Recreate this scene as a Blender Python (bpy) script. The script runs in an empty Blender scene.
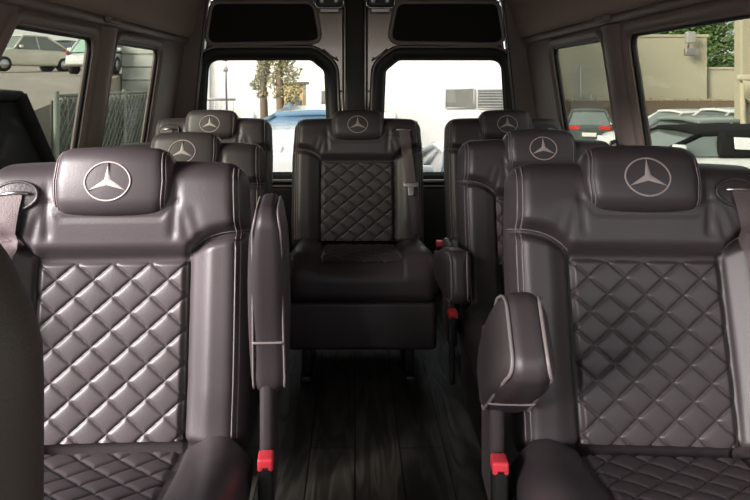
import bpy, bmesh, math, random
from mathutils import Vector, Matrix
from mathutils.geometry import tessellate_polygon
random.seed(4)
C = bpy.context.scene.collection
PI = math.pi
HC = 1.15            # camera height above the van floor

# ------------------------------------------------------------------ materials
MATS = {}
def mat(name, col, rough=.5, metal=0., spec=.5, bump=0., bscale=60., var=0., vscale=4., coat=0., coatr=.15, sheen=0., emit=None, aniso=None):
    if name in MATS: return MATS[name]
    m = bpy.data.materials.new(name); m.use_nodes = True
    nt = m.node_tree; b = nt.nodes['Principled BSDF']
    b.inputs['Base Color'].default_value = (*col, 1)
    b.inputs['Roughness'].default_value = rough
    b.inputs['Metallic'].default_value = metal
    b.inputs['Specular IOR Level'].default_value = spec
    b.inputs['Coat Weight'].default_value = coat
    b.inputs['Coat Roughness'].default_value = coatr
    b.inputs['Sheen Weight'].default_value = sheen
    if emit:
        b.inputs['Emission Color'].default_value = (*emit[0], 1); b.inputs['Emission Strength'].default_value = emit[1]
    tc = nt.nodes.new('ShaderNodeTexCoord')
    if bump:
        n = nt.nodes.new('ShaderNodeTexNoise'); n.inputs['Scale'].default_value = bscale; n.inputs['Detail'].default_value = 3
        nt.links.new(tc.outputs['Object'], n.inputs['Vector'])
        bp = nt.nodes.new('ShaderNodeBump'); bp.inputs['Strength'].default_value = bump; bp.inputs['Distance'].default_value = .01
        nt.links.new(n.outputs['Fac'], bp.inputs['Height']); nt.links.new(bp.outputs['Normal'], b.inputs['Normal'])
    if var:
        n = nt.nodes.new('ShaderNodeTexNoise'); n.inputs['Scale'].default_value = vscale; n.inputs['Detail'].default_value = 4
        nt.links.new(tc.outputs['Object'], n.inputs['Vector'])
        mx = nt.nodes.new('ShaderNodeMix'); mx.data_type = 'RGBA'
        mx.inputs[6].default_value = (*[c*(1-var) for c in col], 1); mx.inputs[7].default_value = (*[min(1, c*(1+var)) for c in col], 1)
        nt.links.new(n.outputs['Fac'], mx.inputs[0]); nt.links.new(mx.outputs[2], b.inputs['Base Color'])
    MATS[name] = m
    return m

LEATHER = mat('seat_leather', (.046, .036, .040), .47, spec=.6, bump=.04, bscale=210, var=.12, vscale=9)
STITCH  = mat('edge_piping', (.22, .185, .19), .4, spec=.5, bump=.1, bscale=300)  # same leather made paler, so the highlights along edges sit in the colour
THREAD  = mat('emblem_thread', (.42, .36, .35), .55, bump=.2, bscale=500)
BELT    = mat('belt_webbing', (.12, .09, .095), .6, bump=.25, bscale=400)
BLACKPL = mat('black_plastic', (.014, .013, .013), .38, bump=.05, bscale=200)
REDPL   = mat('red_button', (.75, .05, .07), .35, spec=.5, var=.05)
CHROME  = mat('chrome', (.75, .74, .72), .18, metal=1, bump=.02)
STEEL   = mat('satin_steel', (.45, .43, .42), .35, metal=1, bump=.03)
LINER   = mat('headliner_felt', (0.510, 0.394, 0.332), .85, bump=.25, bscale=350, var=.08, vscale=6)
TRIM    = mat('wall_trim_vinyl', (0.252, 0.195, 0.174), .5, bump=.12, bscale=120, var=.08)
GASKET  = mat('window_gasket', (.012, .011, .011), .5, bump=.05)
DPAINT  = mat('rear_door_paint', (.24, .195, .165), .22, metal=.55, spec=.7, var=.1, coat=.6, coatr=.08)
VENTCL  = mat('vent_cloth', (.010, .009, .008), .8, bump=.3, bscale=250)
DGREY   = mat('lower_door_panel', (.035, .034, .035), .55, bump=.1, bscale=100)
CABSEAT = mat('cab_seat_vinyl', (.050, .040, .032), .6, bump=.15, bscale=200, var=.1)

def wood_mat():
    m = bpy.data.materials.new('dark_plank_vinyl'); m.use_nodes = True
    nt = m.node_tree; N = nt.nodes; L = nt.links; b = N['Principled BSDF']
    tc = N.new('ShaderNodeTexCoord')
    mp = N.new('ShaderNodeMapping'); mp.inputs['Scale'].default_value = (1, 1, 1)
    mp.inputs['Rotation'].default_value = (0, 0, 0); L.new(tc.outputs['Object'], mp.inputs['Vector'])
    br = N.new('ShaderNodeTexBrick'); br.inputs['Scale'].default_value = 1
    mp2 = N.new('ShaderNodeMapping'); mp2.inputs['Rotation'].default_value = (0, 0, PI/2); L.new(tc.outputs['Object'], mp2.inputs['Vector'])
    br.inputs['Brick Width'].default_value = 1.1; br.inputs['Row Height'].default_value = .14; br.inputs['Mortar Size'].default_value = .0025
    br.inputs['Color1'].default_value = (.115, .105, .088, 1); br.inputs['Color2'].default_value = (.070, .066, .057, 1); br.inputs['Mortar'].default_value = (.008, .008, .008, 1)
    L.new(mp2.outputs[0], br.inputs['Vector'])
    mp3 = N.new('ShaderNodeMapping'); mp3.inputs['Scale'].default_value = (9, 1.3, 1); L.new(tc.outputs['Object'], mp3.inputs['Vector'])
    nz = N.new('ShaderNodeTexNoise'); nz.inputs['Scale'].default_value = 1.6; nz.inputs['Detail'].default_value = 2; nz.inputs['Distortion'].default_value = .6
    L.new(mp3.outputs[0], nz.inputs['Vector'])
    ml = N.new('ShaderNodeMath'); ml.operation = 'MULTIPLY'; ml.inputs[1].default_value = 26; L.new(nz.outputs['Fac'], ml.inputs[0])
    sn = N.new('ShaderNodeMath'); sn.operation = 'SINE'; L.new(ml.outputs[0], sn.inputs[0])
    mr = N.new('ShaderNodeMapRange'); mr.inputs[1].default_value = -1; mr.inputs[2].default_value = 1; mr.inputs[3].default_value = .55; mr.inputs[4].default_value = 1.3
    L.new(sn.outputs[0], mr.inputs[0])
    mx = N.new('ShaderNodeMix'); mx.data_type = 'RGBA'; mx.blend_type = 'MULTIPLY'; mx.inputs[0].default_value = 1
    L.new(br.outputs['Color'], mx.inputs[6]); L.new(mr.outputs[0], mx.inputs[7]); L.new(mx.outputs[2], b.inputs['Base Color'])
    bp = N.new('ShaderNodeBump'); bp.inputs['Strength'].default_value = .15; bp.inputs['Distance'].default_value = .004
    L.new(sn.outputs[0], bp.inputs['Height']); L.new(bp.outputs[0], b.inputs['Normal'])
    b.inputs['Roughness'].default_value = .42
    return m
WOOD = wood_mat()

def glass_mat(name, tint, gloss=.06):
    m = bpy.data.materials.new(name); m.use_nodes = True
    nt = m.node_tree; nt.nodes.clear()
    o = nt.nodes.new('ShaderNodeOutputMaterial'); t = nt.nodes.new('ShaderNodeBsdfTransparent'); g = nt.nodes.new('ShaderNodeBsdfGlossy')
    g.inputs['Roughness'].default_value = .02; t.inputs['Color'].default_value = (*tint, 1)
    mx = nt.nodes.new('ShaderNodeMixShader'); mx.inputs[0].default_value = gloss
    nt.links.new(t.outputs[0], mx.inputs[1]); nt.links.new(g.outputs[0], mx.inputs[2]); nt.links.new(mx.outputs[0], o.inputs['Surface'])
    return m
GLASS = glass_mat('clear_glass', (.97, .98, .97), .03)
REARGLASS = glass_mat('tinted_rear_glass', (.68, .68, .66), .03)
SIDEGLASS = glass_mat('tinted_side_glass', (.56, .57, .52), .03)

# ------------------------------------------------------------------ object helpers
def link(o, parent=None):
    C.objects.link(o)
    if parent is not None: o.parent = parent
    return o
def obj(name, verts, faces, m, parent=None, smooth=True, kind=None, label=None, loc=None):
    me = bpy.data.meshes.new(name); me.from_pydata([tuple(v) for v in verts], [], faces); me.update()
    bm = bmesh.new(); bm.from_mesh(me); bmesh.ops.recalc_face_normals(bm, faces=bm.faces); bm.to_mesh(me); bm.free()
    if smooth:
        for p in me.polygons: p.use_smooth = True
    me.materials.append(m)
    o = bpy.data.objects.new(name, me); link(o, parent)
    if loc: o.location = loc
    if kind: o['kind'] = kind
    if label: o['label'] = label
    return o
def tag(o, label, cat, group=None):
    o['label'] = label; o['category'] = cat
    if group: o['group'] = group
    return o
def thing(name, label, cat, loc=(0, 0, 0), rz=0, group=None):
    o = bpy.data.objects.new(name, None); C.objects.link(o); o.location = loc; o.rotation_euler = (0, 0, rz)
    o.empty_display_size = .1
    return tag(o, label, cat, group)

class MB:
    """collects pieces of one part"""
    def __init__(s): s.v = []; s.f = []
    def add(s, vf, M=None):
        v, f = vf; n = len(s.v)
        s.v += [(M @ Vector(p)) if M is not None else Vector(p) for p in v]
        s.f += [tuple(i+n for i in q) for q in f]
        return s
    def build(s, name, m, parent=None, **k): return obj(name, s.v, s.f, m, parent, **k)

def axis_coords(h, r, n, kc):
    inn = h-r; out = []
    for i in range(kc): out.append(-inn - r*math.tan((PI/4)*(1-i/kc)))
    for i in range(n+1): out.append(-inn + 2*inn*i/n)
    for i in range(1, kc+1): out.append(inn + r*math.tan((PI/4)*i/kc))
    return out
def rbox(c, h, r, n=(2, 2, 2), kc=3, fn=None):
    """rounded box: centre, half sizes, corner radius, inner divisions"""
    A = [axis_coords(h[i], min(r, h[i]*.999), n[i], kc) for i in range(3)]
    r = min(r, min(h)*.999); A = [axis_coords(h[i], r, n[i], kc) for i in range(3)]
    verts = []; faces = []; idx = {}
    def vert(p):
        key = tuple(round(q, 6) for q in p)
        if key in idx: return idx[key]
        inner = [max(-(h[i]-r), min(h[i]-r, p[i])) for i in range(3)]
        d = Vector([p[i]-inner[i] for i in range(3)])
        if d.length > 1e-9: d.normalize()
        q = Vector([c[i]+inner[i]+d[i]*r for i in range(3)])
        if fn: q = Vector(fn(q.x, q.y, q.z))
        idx[key] = len(verts); verts.append(q); return idx[key]
    for ax in range(3):
        a, b = [(1, 2), (0, 2), (0, 1)][ax]
        for sgn in (0, -1):
            w = A[ax][sgn]
            for i in range(len(A[a])-1):
                for j in range(len(A[b])-1):
                    q = []
                    for (ii, jj) in ((i, j), (i+1, j), (i+1, j+1), (i, j+1)):
                        p = [0, 0, 0]; p[ax] = w; p[a] = A[a][ii]; p[b] = A[b][jj]; q.append(vert(p))
                    faces.append(tuple(q))
    return verts, faces
def box(x0, x1, y0, y1, z0, z1, r=.004, kc=1):
    return rbox(((x0+x1)/2, (y0+y1)/2, (z0+z1)/2), (abs(x1-x0)/2, abs(y1-y0)/2, abs(z1-z0)/2), r, (1, 1, 1), kc)
def tube(pts, r, n=8, closed=False, flat=None):
    pts = [Vector(p) for p in pts]; N = len(pts); v = []; f = []
    up = Vector((.13, .31, .94)).normalized()
    for i, p in enumerate(pts):
        a = pts[(i-1) % N] if (closed or i > 0) else p; b = pts[(i+1) % N] if (closed or i < N-1) else p
        t = (b-a).normalized()
        s = t.cross(up)
        if s.length < .05: s = t.cross(Vector((1, 0, 0)))
        s.normalize(); u = s.cross(t)
        rr = r(i/(N-1)) if callable(r) else r
        for k in range(n):
            an = 2*PI*k/n; v.append(p + (s*math.cos(an)+u*math.sin(an))*rr)
    for i in range(N if closed else N-1):
        j = (i+1) % N
        for k in range(n): f.append((i*n+k, i*n+(k+1) % n, j*n+(k+1) % n, j*n+k))
    if not closed: f += [tuple(range(n))[::-1], tuple((N-1)*n+k for k in range(n))]
    return v, f
def cyl(c, r, h, axis='z', n=24, r2=None):
    r2 = r if r2 is None else r2; v = []; f = []
    for (w, rr) in ((-h/2, r), (h/2, r2)):
        for k in range(n):
            a = 2*PI*k/n; p = (rr*math.cos(a), rr*math.sin(a), w)
            if axis == 'y': p = (p[0], p[2], p[1])
            if axis == 'x': p = (p[2], p[0], p[1])
            v.append(Vector(p)+Vector(c))
    for k in range(n): f.append((k, (k+1) % n, n+(k+1) % n, n+k))
    f += [tuple(range(n)), tuple(range(n, 2*n))]
    return v, f
def sheet(fn, nu, nv):
    v = [Vector(fn(i/nu, j/nv)) for i in range(nu+1) for j in range(nv+1)]
    f = [(i*(nv+1)+j, (i+1)*(nv+1)+j, (i+1)*(nv+1)+j+1, i*(nv+1)+j+1) for i in range(nu) for j in range(nv)]
    return v, f
def extrude_poly(pts, d0, d1, place):
    """closed 2D outline between depth d0 and d1; place(u, v, d) -> point"""
    n = len(pts); v = [place(u, w, d0) for (u, w) in pts] + [place(u, w, d1) for (u, w) in pts]
    tri = tessellate_polygon([[Vector((u, w, 0)) for (u, w) in pts]])
    f = [tuple(t) for t in tri] + [tuple(i+n for i in t) for t in tri] + [(i, (i+1) % n, n+(i+1) % n, n+i) for i in range(n)]
    return v, f
def plate(outer, holes, d0, d1, place):
    """2D plate with holes and thickness"""
    loops = [outer]+holes; flat = [p for l in loops for p in l]; n = len(flat)
    tri = tessellate_polygon([[Vector((u, w, 0)) for (u, w) in l] for l in loops])
    v = [place(u, w, d0) for (u, w) in flat] + [place(u, w, d1) for (u, w) in flat]
    f = [tuple(t) for t in tri] + [tuple(i+n for i in t) for t in tri]
    o = 0
    for l in loops:
        k = len(l); f += [(o+i, o+(i+1) % k, n+o+(i+1) % k, n+o+i) for i in range(k)]; o += k
    return v, f
def rpoly(c, r, k=6):
    """polygon with rounded corners; r one radius or one per corner"""
    n = len(c); out = []
    for i in range(n):
        p = Vector(c[i]).to_2d() if len(c[i]) > 2 else Vector(c[i]); a = Vector(c[i-1]); b = Vector(c[(i+1) % n]); R = r[i] if isinstance(r, (list, tuple)) else r
        da = (a-p).normalized(); db = (b-p).normalized(); ang = da.angle(db); t = R/math.tan(ang/2)
        s = p+da*t; e = p+db*t
        for j in range(k+1):
            w = j/k; q = s*(1-w)**2 + p*2*w*(1-w) + e*w*w
            # quadratic arc, pulled towards a circle
            out.append((q.x, q.y))
    return out
def ring(profile_loops, place):
    """frame lofted through equal-length loops: list of (loop, depth)"""
    v = []; f = []; k = len(profile_loops[0][0])
    for l, d in profile_loops: v += [place(u, w, d) for (u, w) in l]
    for a in range(len(profile_loops)-1):
        for i in range(k): f.append((a*k+i, a*k+(i+1) % k, (a+1)*k+(i+1) % k, (a+1)*k+i))
    return v, f
def inset(loop, d):
    """offset a closed loop outward by d (negative inwards)"""
    n = len(loop); area = sum(loop[i][0]*loop[(i+1) % n][1]-loop[(i+1) % n][0]*loop[i][1] for i in range(n)); sg = 1 if area > 0 else -1
    out = []
    for i in range(n):
        a = Vector(loop[i-1]); b = Vector(loop[(i+1) % n]); t = (b-a)
        if t.length < 1e-9: t = Vector((1, 0))
        t.normalize(); nrm = Vector((t.y, -t.x))*sg; out.append((loop[i][0]+nrm.x*d, loop[i][1]+nrm.y*d))
    return out
def sm(a, b, x):
    t = max(0, min(1, (x-a)/(b-a))); return t*t*(3-2*t)
def gs(x, w): return math.exp(-(x/w)**2)

# ------------------------------------------------------------------ van shell
Y0, Y1 = -1.35, 3.74
def WX(z): return 1.0-.15*(z-.75)
def wall_place(s):
    return lambda y, z, d: Vector((s*(WX(z)+d), y, z))
ZT = 1.385
def wall(name, s, holes):
    outer = [(Y0, 0), (Y1, 0), (Y1, ZT), (Y0, ZT)]
    v, f = plate(outer, holes, 0, .03, wall_place(s))
    o = obj(name, v, f, TRIM, smooth=False, kind='structure'); return o
# window outlines in (y, z)
ZS = .77
winR1 = rpoly([(1.60, ZS), (2.36, ZS), (2.36, 1.31), (1.60, 1.31)], .05)
winR2 = rpoly([(2.60, ZS), (3.27, ZS), (3.27, 1.31), (2.60, 1.31)], .05)
winL1 = rpoly([(1.55, ZS), (2.47, ZS), (2.47, 1.305), (1.90, 1.305)], [.05, .06, .05, .02])
winL2 = rpoly([(2.69, ZS), (3.30, ZS), (3.30, 1.305), (2.69, 1.305)], .05)
cabR  = rpoly([(-.95, .75), (.95, .75), (.95, 1.28), (-.6, 1.28)], .08)
doorL = rpoly([(.12, .02), (1.28, .02), (1.28, 1.31), (.12, 1.31)], .06)
cabL  = rpoly([(-1.1, .75), (0.0, .75), (0.0, 1.28), (-.8, 1.28)], .06)
wall('wall_right', 1, [winR1, winR2, cabR]); wall('wall_left', -1, [winL1, winL2, doorL, cabL])
def window(name, s, loop, tint=GLASS):
    pl = wall_place(s)
    g = obj(name, *plate(loop, [], .020, .024, pl), tint, kind='structure', smooth=False)
    prof = [(inset(loop, .045), .0), (inset(loop, .040), -.010), (inset(loop, .024), -.013), (inset(loop, .010), -.004), (loop, .006), (loop, .018)]
    obj('window_frame', *ring(prof, pl), TRIM, g)
    prof = [(inset(loop, -.001), .008), (inset(loop, -.008), .010), (inset(loop, -.009), .014), (inset(loop, -.009), .020)]
    obj('gasket', *ring(prof, pl), GASKET, g)
    return g
window('window_1', 1, winR1, SIDEGLASS); window('window_2', 1, winR2, SIDEGLASS); window('window_3', -1, winL1, SIDEGLASS); window('window_4', -1, winL2, SIDEGLASS)
window('window_5', 1, cabR)
# pillar cover mouldings between the side windows and the long rail over them
for s, ya, yb, nm in ((1, 2.36, 2.60, 'trim_1'), (-1, 2.47, 2.69, 'trim_2')):
    def f(u, v, s=s, ya=ya, yb=yb):
        z = .3+(1.35-.3)*v; y = ya+.045+(yb-ya-.09)*u; d = -.030*math.sin(PI*u)**.5
        return (s*(WX(z)+d), y, z)
    obj(nm, *sheet(f, 14, 10), TRIM, kind='structure')
for s, nm in ((1, 'trim_3'), (-1, 'trim_4')):
    v = []; prof = [(.0, .0), (-.014, .003), (-.020, .012), (-.020, .026), (-.004, .036), (.03, .044)]
    def f(u, v_, s=s):
        k = v_*(len(prof)-1); a = int(min(k, len(prof)-2)); t = k-a
        d = prof[a][0]*(1-t)+prof[a+1][0]*t; z = 1.352+prof[a][1]*(1-t)+prof[a+1][1]*t
        return (s*(WX(z)+d), Y0+(Y1-Y0)*u, z)
    obj(nm, *sheet(f, 20, 10), TRIM, kind='structure')
    # small tapered clip where two rail lengths meet
b = MB()
for s, y in ((1, 2.47), (-1, 2.52)):
    b = MB().add(rbox((s*.872, y, 1.372), (.014, .05, .012), .008)); b.build('trim_5' if s > 0 else 'trim_6', TRIM, kind='structure')
# ceiling
cprof = [(.93, 1.37), (.905, 1.385), (.88, 1.395), (.862, 1.42), (.85, 1.46), (.835, 1.52), (.80, 1.59), (.74, 1.65), (.65, 1.70), (.5, 1.735), (.3, 1.755), (0, 1.765)]
full = cprof + [(-x, z) for x, z in cprof[-2::-1]]
vv = []; ff = []; ys = [Y0+(Y1-Y0)*i/12 for i in range(13)]
for y in ys: vv += [(x, y, z) for x, z in full]
vv2 = [(x*1.05, y, z+.04) for x, y, z in vv]; n = len(full)
for i in range(12):
    for j in range(n-1): ff.append((i*n+j, i*n+j+1, (i+1)*n+j+1, (i+1)*n+j))
N0 = len(vv); ff += [tuple(q+N0 for q in t) for t in ff]
obj('ceiling', vv+vv2, ff, LINER, kind='structure')
# floor
obj('floor', *box(-1.12, 1.12, Y0, Y1+.06, -.06, 0, .005), WOOD, kind='structure', smooth=False)
# cab front below and around the windscreen
fr = plate([(-1.1, 0), (1.1, 0), (1.0, .75), (.90, 1.385), (.72, 1.66), (.4, 1.745), (-.4, 1.745), (-.72, 1.66), (-.90, 1.385), (-1.0, .75)],
           [rpoly([(-.92, .70), (.92, .70), (.84, 1.6), (-.84, 1.6)], .1)], 0, .05, lambda x, z, d: Vector((x, Y0-d, z)))
obj('wall_front', *fr, TRIM, smooth=False, kind='structure')
ws = obj('window_6', *plate(rpoly([(-.92, .70), (.92, .70), (.84, 1.6), (-.84, 1.6)], .1), [], .02, .026, lambda x, z, d: Vector((x, Y0-d, z))), GLASS, kind='structure', smooth=False)

# rear frame and doors
YR = 3.74
dooro = rpoly([(-.895, .04), (.895, .04), (.885, .70), (.79, 1.60), (.70, 1.64), (-.70, 1.64), (-.79, 1.60), (-.885, .70)], [.02, .02, .1, .05, .05, .05, .05, .1])
v, f = plate([(-1.12, 0), (1.12, 0), (1.0, .75), (.91, 1.385), (.85, 1.5), (.80, 1.6), (.66, 1.71), (.3, 1.765), (-.3, 1.765), (-.66, 1.71), (-.80, 1.6), (-.85, 1.5), (-.91, 1.385), (-1.0, .75)], [dooro], 0, .08, lambda x, z, d: Vector((x, YR+d, z)))
obj('wall_rear', v, f, TRIM, smooth=False, kind='structure')
obj('trim_7', *tube([(x*.997, YR-.004, z) for x, z in dooro], .009, 8, True), mat('door_seal', (.10, .085, .075), .25, spec=.7, bump=.03), kind='structure')
bpY = lambda x, z, d: Vector((x, YR+.035+d, z))
def rear_door(name, s):
    dl = [(.012*s, .05), (.875*s, .05), (.868*s, .70), (.78*s, 1.585), (.70*s, 1.63), (.012*s, 1.63)]
    # window with a cut inner top corner
    wl = rpoly([(.135*s, .655), (.832*s, .655), (.795*s, 1.275), (.235*s, 1.275), (.160*s, 1.215)], [.05, .07, .07, .05, .05])
    up = rpoly([(.185*s, 1.365), (.80*s, 1.355), (.765*s, 1.575), (.225*s, 1.575)], [.05, .05, .045, .05])
    d = obj(name, *plate(dl, [wl], 0, .045, bpY), DPAINT, smooth=False, kind='structure')
    # raised window surround with its bright bead
    pr = [(inset(wl, .075), .0), (inset(wl, .066), -.014), (inset(wl, .035), -.018), (inset(wl, .012), -.010), (wl, .0), (inset(wl, -.004), .03)]
    obj('window_surround', *ring(pr, bpY), GASKET, d)
    obj('bead', *tube([bpY(x, z, -.015) for x, z in inset(wl, .064)], .0055, 6, True), mat('surround_bead', (0.352, 0.297, 0.264), .28, spec=.7, bump=.02), d)
    obj('inner_seal', *tube([bpY(x, z, .012) for x, z in inset(wl, -.001)], .008, 6, True), GASKET, d)
    g = obj('window_pane', *plate(wl, [], .020, .024, bpY), REARGLASS, d, smooth=False)
    u = obj('upper_panel', *extrude_poly(up, -.022, .0, bpY), VENTCL, d, smooth=False)
    obj('panel_rim', *tube([bpY(x, z, -.018) for x, z in inset(up, .004)], .012, 8, True), mat('panel_rim_paint', (0.330, 0.275, 0.242), .3, spec=.6, bump=.02), u)
    lo = rpoly([(.10*s, .10), (.83*s, .10), (.83*s, .57), (.10*s, .57)], .05)
    lp = obj('lower_panel', *extrude_poly(lo, -.02, .0, bpY), DGREY, d, smooth=False)
    obj('sill_strip', *box(min(.1*s, .86*s), max(.1*s, .86*s), YR+.0, YR+.03, .612, .628, .006), mat('sill_strip_metal', (.55, .53, .5), .25, metal=.8, bump=.02), d)
    for (hx, hz) in ((.10, 1.2), (.10, 1.28), (.075, 1.10), (.17, 1.325), (.6, 1.325)):
        obj('screw', *cyl(bpY(hx*s, hz, -.004), .006, .008, 'y', 10), STEEL, d)
    hb = MB().add(tube([bpY(.09*s, 1.265, -.012), bpY(.13*s, 1.29, -.016), bpY(.165*s, 1.32, -.012)], .005, 6)); hb.build('stay_wire', STEEL, d)
    return d
rear_door('door_1', -1); rear_door('door_2', 1)
b = MB(); b.add(box(-.052, .052, YR-.015, YR+.03, .06, 1.63, .012, 2)); 
b.build('trim_8', GASKET, kind='structure')
for x in (-.052, .052): 
    obj('trim_9' if x < 0 else 'trim_10', *tube([(x*1.22, YR+.02, .1), (x*1.22, YR+.02, 1.62)], .006, 6), DPAINT, kind='structure')
# overhead fittings by the top of the rear doors
for s in (-1, 1):
    t = thing('overhead_fitting', 'black overhead fitting with silver hardware left of the rear centre post' if s < 0 else 'black overhead fitting with silver hardware right of the rear centre post', 'door latch', (s*.135, YR-.02, 1.53))
    obj('housing', *rbox((0, -.005, .055), (.075, .02, .042), .014, (1, 1, 1), 3), BLACKPL, t)
    obj('lower_bezel', *tube([(-.074, -.03, .09), (-.074, -.03, .025), (-.06, -.03, .012), (.06, -.03, .012), (.074, -.03, .025), (.074, -.03, .09)], .0055, 8), CHROME, t)
    for x in (-.04, .035):
        obj('steel_block', *rbox((x, -.03, .06), (.012, .008, .024), .006), STEEL, t)
        obj('screw', *cyl((x, -.04, .072), .007, .006, 'y', 10), CHROME, t)
    obj('bracket', *rbox((0, -.012, .0), (.05, .010, .012), .005), STEEL, t)

# ------------------------------------------------------------------ passenger seats
HW = .274
def hwf(z): return 1-.03*sm(.34, .52, z)-.01*sm(.12, 0, z)
def seam(ax): return .345+.048*(1-math.exp(-max(0, ax-.15)/.04))
def bfront(x, z):
    """how far the leather of the backrest stands forward at x, z"""
    ax = abs(x); zs = seam(ax)
    f = 0
    lower = sm(zs+.005, zs-.016, z)
    f += (.030*sm(.150, .205, ax)-.010*sm(.235, .274, ax))*lower*(1-.3*sm(.1, 0, z))
    if ax < .152: f -= .010*lower
    yk = sm(zs-.003, zs+.028, z)
    f += yk*(.028+.010*gs(z-.43, .055)+.004*gs(ax-.2, .06)-.010*sm(.235, .274, ax))
    f -= .010*gs(z-zs, .005)*(1 if ax > .145 else .6)
    f -= .012*gs(ax-.153, .004)*lower
    f -= .030*sm(.004, -.022, z)
    # soft folds that run out from the headrest corners
    for q in (-1, 1):
        d = x-q*(.125+.10*(z-.40)); f -= .0060*gs(d, .008)*sm(.372, .395, z)*sm(.50, .44, z)
        d = x-q*(.150-.25*(z-.40)); f -= .0045*gs(d, .008)*sm(.36, .38, z)*sm(.44, .41, z)
        d = x-q*(.176-.3*(z-.40)); f -= .0035*gs(d, .010)*sm(.37, .39, z)*sm(.45, .42, z)
    f -= .005*gs(z-(.420+.03*sm(.10, .13, ax)), .003)*sm(.145, .13, ax)
    return f
BR = .047
def back_fn(x, y, z):
    wy = sm(.05, -.005, y)
    f = bfront(x, z)
    ax = abs(x)
    dz = (-.35*max(0, ax-.12)**2+.014)*sm(.3, .5, z) - .045*gs(x, .10)*sm(.42, .53, z)*0
    return (x*hwf(z), y-f*wy, z+dz)
def bsurf(x, z, off=0):
    ax = abs(x); inn = HW-BR; y = .0
    if ax > inn: y = BR-math.sqrt(max(0, BR*BR-(min(ax, HW)-inn)**2))
    zt = .535-BR
    if z > zt: y += BR-math.sqrt(max(0, BR*BR-min(BR, z-zt)**2))
    p = back_fn(x, y, z); return Vector((p[0], p[1]-off, p[2]))
HH = (.119, .050, .0650); HR = .034; HCN = (0, .002, .500)
def head_fn(x, y, z):
    lz = z-HCN[2]
    wy = sm(.03, -.04, y)
    f = .012*(1-(x/.119)**2)+.006*gs(lz+.01, .05)
    f -= .004*gs(abs(x)-.105, .0025)*1
    return (x*(1-.05*abs(lz)/.07+.02), y-f*wy, z+.006*(1-(x/.119)**2)*sm(0, .07, lz)-.004*(1-(x/.119)**2)*sm(0, -.07, lz))
def hsurf(x, z, off=0):
    ax = abs(x); inn = HH[0]-HR; y = HCN[1]-HH[1]
    dx = max(0, ax-inn); dz = max(0, abs(z-HCN[2])-(HH[2]-HR)); d = min(HR, math.hypot(dx, dz))
    y += HR-math.sqrt(HR*HR-d*d)
    p = head_fn(x, y, z); return Vector((p[0], p[1]-off, p[2]))
def quilt(u, v, du, dv):
    a = u/du+v/dv; b_ = u/du-v/dv
    sa, sb = abs(math.sin(PI*a)), abs(math.sin(PI*b_))
    return .62*(1-math.exp(-min(sa, sb)/.13))+.38*(sa*sb)**.5
CZ = .45
def cush_fn(x, y, z):
    ax = abs(x); w = sm(.38, .45, z)
    f = .020*gs(ax-.222, .055)*sm(-.50, -.40, y)
    if ax < .152 : f -= .008*sm(.152, .145, ax)
    f -= .010*gs(ax-.155, .005)
    f += -.018*sm(-.20, -.02, y)+.034*sm(-.12, -.40, y)-.020*sm(-.43, -.50, y)
    f += .012*sm(-.10, 0, y)*gs(ax-.22, .05)-.030*sm(-.016, .004, y)
    return (x*(1-.02*sm(-.3, -.5, y)), y-.012*sm(-.44, -.5, y)*(1-(x/.29)**2), z+f*w)
# -- shared meshes, front row fine, others a little coarser
MESHES = {}
def mesh_of(key, vf, m):
    if key not in MESHES:
        o = obj(key[0], *vf(), m); MESHES[key] = o.data
        bpy.data.objects.remove(o)
    return MESHES[key]
def part(key, vf, m, parent, loc=None, rot=None, label=None):
    o = bpy.data.objects.new(key[0], mesh_of(key, vf, m)); link(o, parent)
    if loc: o.location = loc
    if rot: o.rotation_euler = rot
    if label: o['label'] = label
    return o
def emblem_vf():
    b = MB(); cz = HCN[2]; R = .0435; ky = .81
    b.add(tube([hsurf(R*math.cos(t), cz+R*ky*math.sin(t), .0006) for t in [2*PI*i/48 for i in range(48)]], .0018, 6, True))
    for k in range(3):
        a = PI/2+k*2*PI/3
        tip = (R*.97*math.cos(a), R*ky*.97*math.sin(a)); w = .0072
        l = (w*math.cos(a+PI/3), w*math.sin(a+PI/3)); r_ = (w*math.cos(a-PI/3), w*math.sin(a-PI/3))
        def P(p, off): q = hsurf(p[0], cz+p[1], off); return q
        steps = 8; v = []; f = []
        for i in range(steps+1):
            t = i/steps
            L_ = (l[0]*(1-t)+tip[0]*t, l[1]*(1-t)+tip[1]*t); R_ = (r_[0]*(1-t)+tip[0]*t, r_[1]*(1-t)+tip[1]*t); M_ = (tip[0]*t, tip[1]*t)
            v += [P(L_, .0004), P(M_, .0035), P(R_, .0004)]
        for i in range(steps):
            for j in range(2): f.append((i*3+j, i*3+j+1, (i+1)*3+j+1, (i+1)*3+j))
        b.add((v, f))
    return b.v, b.f
def piping_vf(s, offs=(.248, .257)):
    def go():
        b = MB()
        if 1:
            for i, xo in enumerate(offs):
                p = [bsurf(s*xo, .0+.518*t, .0008) for t in [k/50 for k in range(51)]]
                b.add(tube(p, .0017, 5))
        return b.v, b.f
    return go
def headpiping_vf(s, xo):
    b = MB()
    if 1:
        if 1:
            p = []
            for k in range(25):
                t = k/24; z = HCN[2]-.060+.120*t; p.append(hsurf(s*xo, z, .0006))
            b.add(tube(p, .0014, 5))
    return b.v, b.f
def seamline_vf():
    b = MB()
    p = [bsurf(-.152+.304*k/30, .352, -.003) for k in range(31)]; b.add(tube(p, .0013, 5))
    for s in (-1, 1):
        p = [bsurf(s*(.153+.12*k/20), seam(.153+.12*k/20)+.006, .0) for k in range(21)]; b.add(tube(p, .0012, 5))
    return b.v, b.f
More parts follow.
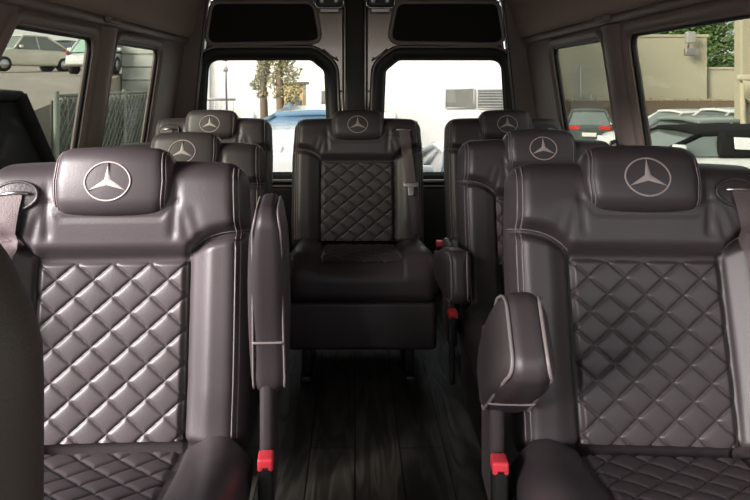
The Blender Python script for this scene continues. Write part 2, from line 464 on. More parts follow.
def panel_vf():
    x0, z0, z1 = .149, -.004, .343
    def f(u, v):
        x = -x0+2*x0*u; z = z0+(z1-z0)*v; e = min(x0-abs(x), z1-z, .03)/.012
        q = quilt(x, z-.01, .0745, .0655); sidew = .985+.015*v
        wave = 0
        y = -.002-.0075*q
        y += .010*(1-sm(0, 1, e))
        y += .004*math.cos(x/.149*PI/2)
        return (x*hwf(z), y+.006, z)
    return sheet(f, 150, 170)
def cpanel_vf():
    x0 = .149
    def f(u, v):
        x = -x0+2*x0*u; y = -.46+.442*v; e = min(x0-abs(x), 10)/.012
        q = quilt(x, y, .0745, .075)
        z = .447-.018*sm(-.20, -.02, y)+.034*sm(-.12, -.40, y)-.020*sm(-.43, -.50, y)+.008*q-.008*(1-sm(0, 1, e))-.008*sm(-.44, -.46, y)
        return (x, y, z)
    return sheet(f, 130, 170)
def arm_fn(x, y, z):
    t = max(0, min(1, -y/.30))      # 0 pivot, 1 tip
    k = .72+.40*sm(.0, .75, t)
    f = (x*(.86+.16*math.sin(PI*min(1, t+.1)))*(1-.36*sm(.80, 1.04, t)), y, z*k - .012*sm(.2, 1, t))
    return f
def arm_vf(): return rbox((0, -.140, 0), (.044, .160, .066), .032, (3, 12, 4), 5, arm_fn)
def armpipe_vf():
    b = MB()
    for s in (-1, 1):
        p = []
        c = rpoly([(.01, -.0590), (-.2945, -.0590), (-.2945, .0590), (.01, .0590)], [.02, .030, .030, .02], 8)
        for (y, z) in c: p.append(arm_fn(s*.0372, y, z))
        b.add(tube(p, .0026, 6, True))
    return b.v, b.f
def armseam_vf(): return tube([arm_fn(.034*math.sin(k/6*PI/2*1.0)*1.0, -.075, -.0668+.004*abs(k/6)**4) for k in range(-6, 7)], .0022, 6)

def make_seat(X, Y, rec, side, arm, label, name='passenger_seat', scale=1.0, buckle=True, fine=True, lean=0., yaw=0., armw=1., arml=1., armx=.33, drop=0., armz=.585):
    """side: +1 belt on the +x shoulder; arm: None or tilt in degrees"""
    t = thing(name, label, 'seat', (X, Y, 0), math.radians(yaw), None)
    L = (0, 0, CZ-drop); D0 = (0, 0, -drop); R_ = (-math.radians(rec), math.radians(lean), 0)
    bk = part(('backrest',), lambda: rbox((0, .052, .24), (HW, .052, .29), BR-.0005, (84, 2, 96), 6, back_fn), LEATHER, t, L, R_)
    for q in (-1, 1): part(('edge_stitching', q), piping_vf(q), STITCH, bk)
    part(('seam_stitching',), seamline_vf, STITCH, bk)
    part(('quilted_panel',), panel_vf, LEATHER, t, L, R_)
    h = part(('headrest',), lambda: rbox(HCN, HH, HR, (30, 4, 16), 6, head_fn), LEATHER, t, L, R_)
    part(('emblem',), emblem_vf, THREAD, h, label='grey embroidered three-pointed star in a ring')
    for q in (-1, 1):
        for xo in (.102, .108): part(('headrest_stitching', q, xo), lambda: headpiping_vf(q, xo), STITCH, h)
    cu = part(('seat_cushion',), lambda: rbox((0, -.215, .385), (.285, .275, .066), .050, (70, 60, 3), 5, cush_fn), LEATHER, t, D0)
    part(('quilted_cushion_panel',), cpanel_vf, LEATHER, t, D0)
    part(('seat_base',), lambda: rbox((0, -.20, .232), (.272, .262, .092), .02, (2, 2, 2), 3), LEATHER, t, D0)
    for sx in (-1, 1):
        part(('leg',), lambda: MB().add(box(-.02, .02, -.40, .02, 0, .03)).add(box(-.018, .018, -.34, -.06, .02, .15)).v and (lambda b: (b.v, b.f))(MB().add(box(-.02, .02, -.40, .02, 0, .03)).add(box(-.018, .018, -.34, -.06, .02, .15))), BLACKPL, t, (sx*.2, 0, 0))
    # belt: bezel on the shoulder, webbing to the hip, tongue
    xs = side*.192; zb = .462
    def bez():
        b = MB(); p = []
        for k in range(28):
            a = 2*PI*k/28; p.append(bsurf(xs+.046*math.cos(a), zb+.027*math.sin(a), .004))
        b.add(tube(p, .0035, 8, True)); 
        v = [bsurf(xs, zb, .007)]+[bsurf(xs+.045*math.cos(2*PI*k/28), zb+.026*math.sin(2*PI*k/28), .005) for k in range(28)]
        b.add((v, [(0, 1+k, 1+(k+1) % 28) for k in range(28)])); return b.v, b.f
    bz = part(('belt_bezel', side), bez, mat('bezel_plastic', (.045, .036, .038), .4, bump=.1, bscale=200), t, L, R_, 'oval belt guide on the shoulder')
    part(('slot_bar', side), lambda: tube([bsurf(xs-.030, zb+.004, .011), bsurf(xs, zb+.006, .012), bsurf(xs+.030, zb+.004, .011)], .0035, 8), STEEL, bz)
    def strap():
        def f(u, v):
            z = zb+.006-(zb-.02)*v; x = xs+side*(.004+.050*v**1.3)+(u-.5)*(.046-.006*math.sin(v*PI))
            return bsurf(x, z, .010+.012*math.sin(PI*v))
        a = sheet(f, 4, 30); b = MB().add(a).add(([p+Vector((0, .0025, 0)) for p in a[0]], a[1])); return b.v, b.f
    st = part(('seat_belt', side), strap, BELT, t, L, R_)
    def tong():
        z = .235; x = xs+side*.022; p = bsurf(x, z, .030)
        b = MB().add(rbox(p, (.030, .005, .011), .004)).add(rbox(p+Vector((0, -.002, -.025)), (.012, .003, .022), .002)); return b.v, b.f
    part(('belt_tongue', side), tong, STEEL, st)
    if buckle:
        bx = -side*.318
        bu = part(('buckle', side), lambda: (lambda b: (b.v, b.f))(MB().add(rbox((bx, -.085, .405), (.014, .022, .050), .008)).add(rbox((bx, -.08, .30), (.008, .014, .07), .004))), BLACKPL, t, D0, None, 'black belt buckle with red button')
        part(('release_button', side), lambda: rbox((bx, -.088, .450), (.0145, .019, .012), .005), REDPL, bu)
    if scale != 1.0:
        for ch in t.children:
            n_ = ch.name.split('.')[0]
            if n_ in ('backrest', 'quilted_panel', 'belt_bezel', 'seat_belt'): ch.scale = (scale, 1, 1)
            if n_ in ('seat_cushion', 'quilted_cushion_panel', 'seat_base'): ch.scale = (1.03, 1, 1); ch.location.x += .012
    if arm is not None:
        ax = -side*armx
        piv = (ax, -.02, armz-drop)
        a = part(('armrest',), arm_vf, LEATHER, t, piv, (-math.radians(arm), 0, 0))
        part(('armrest_piping',), armpipe_vf, STITCH, a); part(('armrest_seam',), armseam_vf, STITCH, a)
        part(('armrest_bracket', side), lambda: rbox((-side*.318, .0, .50), (.014, .065, .155), .012, (1, 1, 1), 3), LEATHER, t, D0)
    if arm is not None: a.scale = (armw, arml, 1)
    return t
make_seat(-.487, 1.365, 9, -1, 84, 'black leather captain seat at front left with its aisle armrest folded up', armz=.585, armx=.322, yaw=3, armw=.86, arml=1.16)
make_seat(.583, 1.335, 15, 1, 42, 'black leather captain seat at front right with rounded armrest tilted up', armz=.56, armx=.300, drop=-.010, yaw=-3, armw=1.2)
make_seat(-.578, 2.30, 12, -1, 8, 'black leather seat directly behind the front left seat, mostly hidden by it', drop=.035)
make_seat(.622, 2.27, 12, 1, 10, 'middle-row black leather seat on the right, between front right and rear right seats', drop=.022)
make_seat(-.652, 3.10, 12, -1, None, 'rear-row black leather seat in the left back corner', drop=-.01)
make_seat(.680, 3.08, 12, 1, None, 'rear-row black leather seat in the right back corner', drop=-.01)
make_seat(.012, 3.06, 12, 1, None, 'rear-row middle leather seat facing down the aisle, fully visible', scale=1.08, drop=-.01)

# cab seat cropped by the left edge
t = thing('cab_seat', 'dark brown cab seat back cropped by the left edge of the photo', 'seat', (-.628, .70, 0))
def cab_fn(x, y, z):
    k = 1+.03*math.sin((z-.3)*3); return (x*(k-.16*sm(.84, 1.0, z)**1.5), y-.02*(1-(x/.3)**2), z)
obj('backrest', *rbox((0, .03, .67), (.29, .06, .34), .058, (10, 3, 14), 7, cab_fn), CABSEAT, t)
obj('seat_cushion', *rbox((0, -.24, .40), (.27, .27, .08), .05, (4, 4, 2), 5), CABSEAT, t)
obj('seat_base', *rbox((0, -.22, .16), (.22, .20, .16), .02, (1, 1, 1), 3), BLACKPL, t)
obj('headrest', *rbox((0, .03, 1.08), (.12, .05, .06), .04, (2, 2, 2), 5), CABSEAT, t)
for s in (-1, 1): obj('headrest_post', *cyl((s*.05, .03, 1.02), .007, .08), STEEL, t)

# ------------------------------------------------------------------ outside
GZ = lambda y: -.72-.022*max(0, y-3)
ASPH = mat('asphalt', (0.210, 0.203, 0.188), .9, bump=.4, bscale=30, var=.2, vscale=1.5)
CONC = mat('pale_concrete', (0.285, 0.247, 0.210), .9, bump=.2, bscale=8, var=.15, vscale=.8)
WHITEW = mat('white_stucco', (.80, .79, .75), .9, bump=.1, bscale=10, var=.04)
BEIGE = mat('beige_stucco', (0.450, 0.413, 0.307), .9, bump=.1, bscale=6, var=.08, vscale=.5)
BROWNW = mat('brown_block', (0.150, 0.112, 0.078), .9, bump=.4, bscale=5, var=.2, vscale=2)
def gfn(u, v):
    x = -60+120*u; y = -30+110*v; return (x, y, GZ(y))
obj('ground', *sheet(gfn, 4, 44), ASPH, kind='structure', smooth=False)
# raised lot on the left
LZ = lambda y: .93+(y-12)*.036
def LX(y): return -.27*y-1.6
def lot(u, v):
    y = 7+60*v; x0 = LX(y); x = x0-30*u; return (x, y, LZ(y))
lv, lf = sheet(lot, 4, 10)
b = MB().add((lv, lf)); b.add(sheet(lambda u, v: (LX(7+60*v), 7+60*v, -1.6+(LZ(7+60*v)+1.6)*u), 1, 10)); b.add(sheet(lambda u, v: (LX(7)-30*v, 7, -1.6+(LZ(7)+1.6)*u), 1, 4))
b.build('raised_lot', CONC, kind='structure', smooth=False)

# -- cars -------------------------------------------------------------
CARGL = mat('car_glass', (.035, .045, .045), .06, spec=.8, coat=.5, var=.02)
TYRE = mat('tyre_rubber', (.015, .015, .015), .8, bump=.2)
HUB = mat('wheel_metal', (.5, .5, .5), .3, metal=.9, bump=.02)
LAMP = mat('headlamp_glass', (.7, .7, .72), .1, spec=.8, var=.02)
RLAMP = mat('tail_lamp', (.45, .03, .02), .2, var=.05)
def interp(P, x):
    if x <= P[0][0]: return P[0][1]
    for (a, za), (b_, zb_) in zip(P, P[1:]):
        if x <= b_: t = (x-a)/(b_-a); t = t*t*(3-2*t)*.6+t*.4; return za+(zb_-za)*t
    return P[-1][1]
def car(name, label, loc, rz, paint, L=4.4, W=1.75, belt=((-2.2, .62), (-1.9, .78), (-.9, .92), (1.6, .95), (2.2, .90)),
        cab=((-.95, .92), (-.25, 1.36), (.95, 1.38), (1.6, .95)), roofm=None, glass=CARGL, wheels=(-1.35, 1.35), zb=.25, grp='parked cars', hood_low=.0):
    t = thing(name, label, 'car', loc, rz, grp)
    h = L/2
    def bf(x, y, z):
        top = interp(belt, x); k = (z-zb)/(1.0-zb)
        zz = zb+(top-zb)*k
        w = 1-.10*sm(.75, 1, abs(x)/h)-.06*sm(.6, 1, k)
        zz += -.05*abs(y/(W/2))**3*sm(.8, 1, k)+.0
        if k < .15: zz += .10*sm(.82, 1, abs(x)/h)
        return (x, y*w, zz)
    obj('body', *rbox((0, 0, (1.0+zb)/2), (h, W/2, (1.0-zb)/2), .10, (30, 6, 6), 4, bf), paint, t)
    (xa, za), (xb, zb1), (xc, zc), (xd, zd) = cab
    wb = W/2-.05; wt = W/2-.24
    # greenhouse glass
    b = MB()
    pts = []
    for (x, z, w) in ((xa, za-.04, wb), (xb, zb1, wt), (xc, zc, wt), (xd, zd-.04, wb)):
        pts += [(x, -w, z), (x, w, z)]
    b.add((pts, [(0, 1, 3, 2), (2, 3, 5, 4), (4, 5, 7, 6), (0, 2, 4, 6), (1, 3, 5, 7), (0, 1, 7, 6)]))
    b.build('side_glass', glass, t, smooth=False)
    rm = roofm or paint
    def rf(x, y, z):
        return (x, y, z+.035*(1-(y/wt)**2)+.02*(1-((x-(xb+xc)/2)/((xc-xb)/2+.1))**2))
    obj('roof', *rbox(((xb+xc)/2, 0, (zb1+zc)/2+.0), ((xc-xb)/2+.05, wt+.035, .035), .03, (8, 6, 1), 3, rf), rm, t)
    # pillars
    for s in (-1, 1):
        obj('pillar', *tube([(xa, s*wb, za-.02), (xb, s*wt, zb1)], .035, 6), rm, t); obj('pillar', *tube([(xd, s*wb, zd-.02), (xc, s*wt, zc)], .06 if roofm is None else .09, 6), rm, t)
        xm = (xb+xc)/2; obj('pillar', *tube([(xm+.05, s*(wb+.0), (za+zd)/2-.02), (xm, s*wt, (zb1+zc)/2)], .035, 6), rm, t)
        obj('mirror', *rbox((xa+.25, s*(W/2+.05), za+.06), (.07, .09, .06), .04), paint, t)
        obj('headlamp', *rbox((-h+.10, s*(W/2-.30), interp(belt, -h)-.05), (.08, .19, .07), .04), LAMP, t)
        obj('tail_lamp', *rbox((h-.05, s*(W/2-.30), interp(belt, h)-.10), (.06, .20, .07), .03), RLAMP, t)
        for wx in wheels:
            wv = obj('wheel', *cyl((wx, s*(W/2-.10), .31), .31, .22, 'y', 28), TYRE, t)
            obj('hub', *cyl((wx, s*(W/2+.015), .31), .19, .02, 'y', 20), HUB, wv)
    obj('bumper', *rbox((-h, 0, zb+.16), (.07, W/2-.12, .10), .05), paint, t)
    obj('bumper', *rbox((h, 0, zb+.16), (.07, W/2-.12, .10), .05), paint, t)
    obj('number_plate', *rbox((h+.03, 0, zb+.40), (.015, .24, .07), .01), mat('plate_white', (.6, .6, .55), .5, bump=.02), t)
    return t
PW = mat('white_paint', (0.630, 0.645, 0.637), .2, coat=.8, var=.02)
PS = mat('silver_paint', (.45, .48, .48), .22, coat=.8, var=.03)
PG = mat('grey_green_paint', (0.150, 0.180, 0.173), .2, coat=.8, var=.03)
PDK = mat('dark_green_paint', (.05, .065, .06), .25, coat=.7, var=.05)
PBK = mat('black_paint', (.005, .005, .005), .7, spec=.05, var=.05)
SOFT = mat('soft_top_canvas', (.012, .012, .012), .9, spec=.1, bump=.3, bscale=120, var=.1)
PCR = mat('cream_paint', (0.540, 0.510, 0.435), .25, coat=.6, var=.04)
BLUEG = mat('blue_glass', (0.120, 0.210, 0.300), .15, spec=.8, coat=.5, var=.1, vscale=2)
LITEGL = mat('pale_car_glass', (.13, .155, .145), .12, spec=.8, var=.25, vscale=2)

conv = car('convertible_car', 'white convertible with closed black soft top, nearest car outside the right windows', (5.3, 9.6, GZ(9.6)), -.02, PW,
    belt=((-2.3, .76), (-1.9, .95), (-1.3, 1.12), (1.6, 1.15), (2.3, 1.02)), cab=((-1.50, 1.12), (-.85, 1.34), (.8, 1.35), (1.8, 1.12)), roofm=SOFT, glass=LITEGL, L=4.6)
obj('soft_top_back', *rbox((1.15, 0, 1.12), (.50, .70, .14), .10, (4, 4, 2), 4, lambda x, y, z: (x, y, z-.25*max(0, x-1.05)+.07)), SOFT, conv)
obj('soft_top_side', *MB().add(rbox((1.05, -.70, 1.12), (.55, .06, .14), .05)).v and rbox((.30, -.775, 1.22), (1.0, .07, .16), .05, (4, 1, 2), 3, lambda x, y, z: (x+.25*(z-1.2), y+.20*(z-1.1), z-.22*max(0, x-1.0))), SOFT, conv)
obj('rear_quarter_window', *rbox((-.28, -.85, 1.235), (.24, .008, .075), .007, (4, 1, 2), 3, lambda x, y, z: (x, y+.20*(z-1.1), z-.05*(x+.28))), LAMP, conv)
car('sedan_car', 'grey-green sedan parked just behind the white soft-top convertible', (6.35, 13.2, GZ(13.2)), .12, PG, glass=CARGL)
car('estate_car', 'silver-white car with long roof parked behind the grey-green sedan', (9.75, 18.0, GZ(18)), .06, PW, cab=((-1.2, .92), (-.5, 1.46), (1.3, 1.46), (1.9, .95)), glass=CARGL, L=4.6)
car('coupe_car', 'white coupe behind the long-roofed car, beside the dark green hatchback', (9.65, 20.9, GZ(20.9)), .1, PW, glass=LITEGL)
car('hatchback_car', 'dark green hatchback showing red tail lamps through the rear right side window', (8.75, 26.3, GZ(26)-.1), -PI/2-.30, PDK, L=4.2, W=1.62,
    cab=((-.95, .92), (-.25, 1.42), (1.2, 1.42), (1.95, 1.0)), belt=((-2.1, .62), (-1.8, .80), (-.9, .94), (1.6, 1.0), (2.1, .98)), glass=LITEGL)
car('hatchback_car', 'white car right behind the van with a pale blue windscreen and roof', (-.42, 9.1, GZ(9)), PI/2, PW, W=1.55,
    cab=((-1.15, 1.52), (-.75, 1.60), (1.3, 1.60), (1.9, 1.50)), belt=((-2.2, 1.35), (-1.9, 1.50), (-.95, 1.54), (1.6, 1.48), (2.1, 1.40)), glass=BLUEG, roofm=BLUEG, L=4.4)
car('saloon_car', 'low white car outside between the middle and right rear seats', (1.75, 9.6, GZ(9)), PI/2, PW, W=1.6,  cab=((-.95, .82), (-.25, 1.05), (.95, 1.05), (1.6, .82)), glass=LITEGL, belt=((-2.2, .62), (-1.9, .78), (-.9, .86), (1.6, .86), (2.2, .80)))
car('classic_car', 'cream classic car with round front on the raised lot outside the left window', (-14.1, 30.0, LZ(30)), PI/2-.6, PCR, L=3.6, W=1.45, glass=LITEGL,
    belt=((-1.8, .75), (-1.6, .95), (-.9, 1.02), (1.2, 1.0), (1.8, .72)), cab=((-.9, 1.0), (-.4, 1.52), (.7, 1.50), (1.5, .98)))
car('pickup_car', 'dark car with a red tail lamp beside the cream classic car', (-14.25, 35.2, LZ(35.2)), -PI/2, PDK, L=3.6, W=1.3, wheels=(-1.1, 1.1))
van = car('delivery_van', 'white van with green tinted glass above the mesh fence on the left', (-9.03, 25.6, LZ(25.6)), PI/2, PW, L=4.2, W=1.6, glass=mat('green_glass', (0.330, 0.495, 0.405), .2, spec=.7, var=.3, vscale=2),
    belt=((-2.1, .6), (-1.8, .7), (-1.3, .8), (1.6, .8), (2.1, .8)), cab=((-1.6, .8), (-1.0, 1.36), (1.7, 1.36), (2.0, .9)))
suv = car('utility_vehicle', 'large black vehicle parked close beside the left window', (-2.90, 2.08, GZ(4)), PI/2+.0, PBK, L=5.2, W=2.0, glass=PBK,
    belt=((-2.6, .95), (-2.3, 1.2), (-1.3, 1.30), (1.8, 1.3), (2.6, 1.2)), cab=((-1.6, 1.2), (-.9, 1.80), (2.36, 1.80), (2.52, 1.2)))

# -- fence with mesh
fe = thing('mesh_fence', 'grey-green chain link fence with privacy strips outside the left windows', 'fence', (-3.2, 7.5, GZ(8)))
fz0, fz1 = 0, 1.83
def fence_pt(y, z): return Vector((0, y, z))
FM = mat('fence_wire', (0.195, 0.210, 0.180), .6, metal=.3, bump=.05); FP = mat('fence_strip', (0.090, 0.099, 0.084), .8, bump=.2, var=.25, vscale=8)
b = MB()
ln = 6.6; st_ = .15
k = -int(fz1/st_)-1
while k*st_ < ln:
    for sg in (1, -1):
        a0 = k*st_; p0 = [a0, 0]; p1 = [a0+fz1, fz1]
        y0, z0, y1, z1 = p0[0], 0, p1[0], fz1
        if sg < 0: z0, z1 = fz1, 0
        # clip in y to 0..ln
        def clip(y): return z0+(z1-z0)*(y-y0)/(y1-y0)
        ya, yb = max(0, y0), min(ln, y1)
        if yb > ya: b.add(tube([(0.012*sg, ya, clip(ya)), (0.012*sg, yb, clip(yb))], .007, 4))
    k += 1
b.build('wire_mesh', FM, fe)
b = MB(); y = .02
while y < ln: b.add(box(-.07, -.06, y, y+.20, .03, fz1-.05, .002)); y += .225
b.build('privacy_strips', FP, fe)
for y in (0, 2.2, 4.4, 6.6): obj('fence_post', *cyl((0, y, .93), .03, 1.9, 'z', 12), FM, fe)
obj('top_rail', *tube([(0, 0, fz1), (0, ln, fz1)], .02, 8), FM, fe)

# -- buildings
def building(name, label, x0, x1, y0, y1, z0, z1, m, cap=True):
    t = thing(name, label, 'building', ((x0+x1)/2, y0, z0))
    cx = (x0+x1)/2
    obj('wall', *box(x0-cx, x1-cx, 0, y1-y0, 0, z1-z0, .02), m, t, smooth=False)
    if cap: obj('parapet', *box(x0-cx-.06, x1-cx+.06, -.06, y1-y0+.06, z1-z0, z1-z0+.12, .02), m, t, smooth=False)
    return t
wb_ = building('white_building', 'overexposed white building seen through both rear door windows', -5.2, 5.9, 25, 33, -1.3, 6.5, WHITEW)
ox, oz = (-5.2+5.9)/2, -1.3
def bwin(x0, x1, z0, z1, slats, t, m, Y=25):
    b = obj('window', *box(x0-ox, x1-ox, -.05, .02, z0-oz, z1-oz, .01), m, t, smooth=False)
    fr_ = rpoly([(x0-ox, z0-oz), (x1-ox, z0-oz), (x1-ox, z1-oz), (x0-ox, z1-oz)], .01, 1)
    obj('window_frame', *tube([(x, -.05, z) for x, z in fr_], .03, 5, True), mat('pale_frame', (0.450, 0.450, 0.420), .6, bump=.02), b)
    if slats:
        s_ = MB(); z = z0+.07
        while z < z1: s_.add(box(x0-ox, x1-ox, -.075, -.05, z-oz, z-oz+.03, .004)); z += .10
        s_.build('louvre', mat('louvre_grey', (0.360, 0.360, 0.330), .6, bump=.02), b)
GWIN = mat('grey_blind', (0.173, 0.173, 0.150), .6, bump=.05, var=.1); DWIN = mat('dark_blind', (0.105, 0.112, 0.105), .5, bump=.05, var=.2)
bwin(3.22, 4.25, .22, .90, False, wb_, GWIN); bwin(4.36, 5.30, .20, .88, True, wb_, DWIN); bwin(-1.20, -.85, .15, .85, False, wb_, GWIN)
sb = building('sided_building', 'pale corrugated wall seen above the fence through the rear left side window', -8.2, -5.45, 24.6, 25.8, -1.3, 2.75, mat('pale_siding', (0.390, 0.405, 0.375), .7, bump=.05, var=.08))
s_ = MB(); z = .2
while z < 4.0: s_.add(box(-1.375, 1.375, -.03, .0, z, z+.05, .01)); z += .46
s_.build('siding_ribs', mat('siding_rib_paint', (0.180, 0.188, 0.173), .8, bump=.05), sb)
bg = building('beige_building', 'stepped beige building outside the right windows, taller part on the left', 6.0, 16.1, 32, 40, -1.6, 3.2, BEIGE)
bg2 = building('beige_building', 'lower beige building wing under the green trees', 16.25, 21, 32.3, 36, -1.6, 1.72, BEIGE)
br = thing('block_wall', 'low brown block wall behind the parked cars on the right', 'wall', (13, 31, GZ(31)-.1), 0)
obj('blocks', *box(-7.2, 6.3, 0, .25, 0, 1.75, .02), BROWNW, br, smooth=False)
b = MB(); x = -7.2
while x < 6.2:
    w = random.uniform(.3, .6); b.add(box(x, x+w-.03, -.02, .27, 1.75, 1.75+random.uniform(.04, .16), .02)); x += w
b.build('ragged_top_course', mat('cap_stone', (0.360, 0.292, 0.210), .9, bump=.3, var=.2), br, smooth=False)
# wall lamp, drain pipes
t = thing('wall_lamp', 'grey flood lamp on top of the beige building', 'lamp', (15.05, 31.55, 2.60))
obj('lamp_arm', *tube([(0, .1, .0), (0, 0, .35), (0, -.2, .6)], .04, 6), STEEL, t); obj('lamp_head', *rbox((0, -.15, .55), (.20, .13, .26), .05), mat('lamp_shell', (0.330, 0.330, 0.300), .5, bump=.05), t); obj('lamp_box', *rbox((0, -.1, -.1), (.24, .10, .18), .03), STEEL, t)
t = thing('drain_pipe', 'thin grey pipes on the beige wall seen through the rear right side window', 'pipe', (10.2, 31.7, -1.0))
obj('pipe', *tube([(0, 0, 0), (0, 0, 2.9)], .05, 8), STEEL, t); obj('pipe', *tube([(.45, 0, 0), (.45, 0, 1.6)], .07, 8), STEEL, t)
# beige pillar with draped canvas
t = thing('building_pillar', 'beige pillar at the right edge with a draped cloth canopy', 'pillar', (7.25, 12.6, GZ(12)))
PB = mat('pillar_stucco', (0.360, 0.323, 0.232), .9, bump=.15, bscale=8, var=.08)
obj('shaft', *box(-.30, 1.5, 0, .25, 0, 4.6, .03), PB, t, smooth=False)
b = MB(); b.add(box(-.42, 1.5, -.15, -.05, 2.10, 2.20, .02))
b.build('bracket', mat('bracket_paint', (0.450, 0.405, 0.315), .6, bump=.05), t)
def drape(u, v):
    x = -.38+1.6*u; sag = .35*math.sin(PI*u)+.10*math.sin(9*u); z = 2.1-v*(.30+sag*.5)-.15*u
    return (x, -.18-.05*math.sin(14*u+3*v)-.06*v, z)
obj('cloth', *sheet(drape, 30, 12), mat('canopy_cloth', (0.405, 0.360, 0.255), .9, bump=.2, var=.15), t)
obj('cloth_tail', *tube([(-.34, -.12, 2.05), (-.36, -.16, 1.5), (-.30, -.14, .9), (-.28, -.12, .3)], .05, 8), mat('canopy_cloth', (0.405, 0.360, 0.255)), t)

# -- trees
def leaves(n, blobs, size, flat=.6):
    v = []; f = []
    for i in range(n):
        c, R = random.choice(blobs)
        d = Vector((random.gauss(0, 1), random.gauss(0, 1), random.gauss(0, 1))).normalized()*R*(random.random()**.35)
        p = Vector(c)+Vector((d.x, d.y, d.z*.85)); a = Vector((random.gauss(0, 1), random.gauss(0, 1), random.gauss(0, 1))).normalized(); q = a.orthogonal().normalized()
        s = size*random.uniform(.6, 1.3); k = len(v)
        v += [p-a*s, p+q*s*.45, p+a*s, p-q*s*.45]; f.append((k, k+1, k+2, k+3))
    return v, f
def leafmat(name, c):
    m = mat(name, c, .6, var=.45, vscale=1.2, bump=.05); return m
LG = leafmat('leaf_green', (0.112, 0.195, 0.053)); LY = leafmat('leaf_yellow_green', (0.315, 0.300, 0.150)); BARK = mat('bark', (.16, .12, .08), .9, bump=.5, bscale=20, var=.3)
t = thing('leafy_tree', 'dense green tree rising behind the lower beige wing', 'tree', (20.6, 44.0, -1.7))
obj('trunk', *tube([(0, 0, 0), (.1, 0, 2), (-.1, .1, 4.2)], lambda q: .3-.12*q, 10), BARK, t)
obj('foliage', *leaves(15000, [((0, 0, 5), 2.3), ((-1.8, .3, 4.2), 1.6), ((1.6, 0, 4.4), 2.0), ((-.5, -.4, 3.6), 1.6), ((.9, 0, 6.3), 1.5), ((-1.2, 0, 6.0), 1.4), ((2.8, 0, 3.4), 1.4), ((-2.6, 1, 6.4), 1.6), ((-3.2, 1, 5.2), 1.5), ((0, 0, 7.6), 1.8), ((2.6, 0, 6.4), 1.9)], .17), LG, t, smooth=False)
for (x, y, hh, lab, seed) in ((-2.75, 21.0, 4.4, 'tall thin tree with pale leaves, left of the pair in the rear left window', 0), (-2.15, 20.0, 4.6, 'tall thin tree with pale leaves, right of the pair in the rear left window', 1)):
    t = thing('slender_tree', lab, 'tree', (x, y, GZ(y)), 0)
    obj('trunk', *tube([(0, 0, 0), (.03, 0, 1.2), (-.02, .02, 2.6), (.05, 0, hh)], lambda q: .14-.05*q, 8), BARK, t)
    bl = [((.0, 0, 3.4), .32), ((.1, 0, 2.9), .30), ((-.08, 0, 2.4), .26), ((.0, 0, 4.0), .42)]
    if seed: bl += [((.32, 0, 2.3), .30), ((.38, 0, 1.8), .28), ((.45, 0, 3.6), .4), ((.3, 0, 2.9), .26)]
    obj('foliage', *leaves(2600, [((c[0]+dx, c[1], c[2]+dz), r*.75) for c, r in bl for dx, dz in ((0, 0), (.12, .25), (-.14, -.22), (.05, -.5))], .055), LY, t, smooth=False)
t = thing('wooden_shed', 'small tan shed with dark openings behind the thin trees', 'shed', (-2.05, 22.5, GZ(22)))
obj('wall', *box(-.45, .40, 0, 1.2, 0, 2.2, .02), mat('tan_wood', (0.570, 0.420, 0.210), .8, bump=.2, var=.2), t, smooth=False); obj('opening', *box(-.18, .05, -.02, .02, 1.2, 1.7, .01), DWIN, t); obj('opening', *box(.12, .34, -.02, .02, 1.2, 1.7, .01), DWIN, t); obj('roof', *box(-.55, .5, -.1, 1.3, 2.2, 2.3, .02), BARK, t)
t = thing('utility_pole', 'thin grey pole with hanging wires in the rear left window', 'pole', (-3.75, 20, GZ(20)))
obj('pole', *tube([(.12, 0, 0), (.06, 0, 2.6), (-.06, 0, 4.4)], .03, 8), STEEL, t)
for z in (2.6, 2.9, 3.3): obj('insulator', *rbox((.05, 0, z), (.07, .05, .06), .02), STEEL, t)
t = thing('railing', 'low grey railing at the far left of the rear left window', 'railing', (-4.35, 22, GZ(22)))
for i in range(6): obj('baluster', *box(-.45+i*.19, -.42+i*.19, -.02, .02, 0, 1.75, .004), STEEL, t)
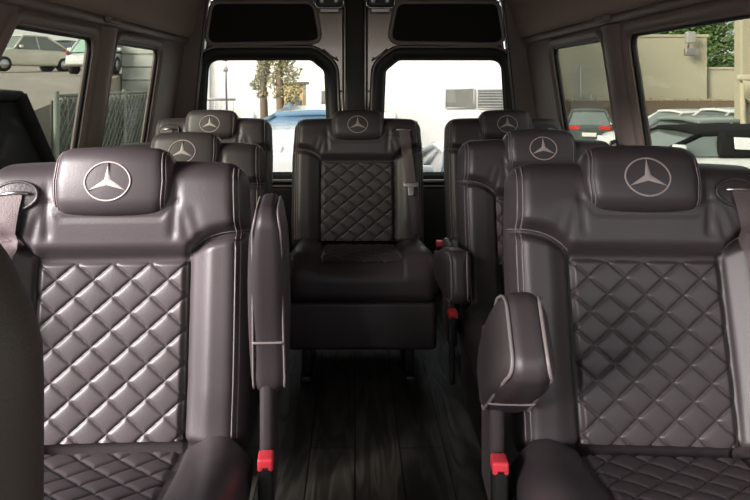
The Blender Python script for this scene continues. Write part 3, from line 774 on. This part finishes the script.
obj('rail', *box(-.5, .6, -.03, .03, 1.7, 1.78, .01), STEEL, t); obj('rail', *box(-.5, .6, -.03, .03, 1.2, 1.25, .01), STEEL, t)

# ------------------------------------------------------------------ light
w = bpy.data.worlds.new('World'); bpy.context.scene.world = w; w.use_nodes = True
nt = w.node_tree; nt.nodes.clear()
out = nt.nodes.new('ShaderNodeOutputWorld'); bgn = nt.nodes.new('ShaderNodeBackground'); tc = nt.nodes.new('ShaderNodeTexCoord')
sx = nt.nodes.new('ShaderNodeSeparateXYZ'); nt.links.new(tc.outputs['Generated'], sx.inputs[0])
rp = nt.nodes.new('ShaderNodeValToRGB'); nt.links.new(sx.outputs['Z'], rp.inputs[0])
rp.color_ramp.elements[0].position = 0; rp.color_ramp.elements[0].color = (.95, .95, .93, 1)
rp.color_ramp.elements[1].position = .8; rp.color_ramp.elements[1].color = (.80, .88, 1.0, 1)
nt.links.new(rp.outputs[0], bgn.inputs['Color']); bgn.inputs['Strength'].default_value = 1.4
nt.links.new(bgn.outputs[0], out.inputs['Surface'])
def sun(d, st, ang, col):
    l = bpy.data.lights.new('sun', 'SUN'); l.energy = st; l.angle = math.radians(ang); l.color = col
    o = bpy.data.objects.new('sun', l); C.objects.link(o); o.rotation_euler = Vector(d).to_track_quat('-Z', 'Y').to_euler(); return o
sun((.65, .53, -.29), 9.5, 28, (1, .93, .90))

cam = bpy.data.cameras.new('camera'); co = bpy.data.objects.new('camera', cam); C.objects.link(co)
co.location = (0, 0, HC); co.rotation_euler = (PI/2, 0, 0)
cam.sensor_width = 36; cam.lens = 700/750*36; cam.shift_x = (375-355)/750; cam.shift_y = -(250-82)/750; cam.clip_start = .02; cam.clip_end = 300
sc = bpy.context.scene; sc.camera = co
sc.view_settings.view_transform = 'Standard'; sc.view_settings.look = 'None'; sc.view_settings.gamma = 1; sc.view_settings.use_curve_mapping = False
sc.view_settings.exposure = 0.75
sc.cycles.max_bounces = 8; sc.cycles.transparent_max_bounces = 12; sc.cycles.use_denoising = True
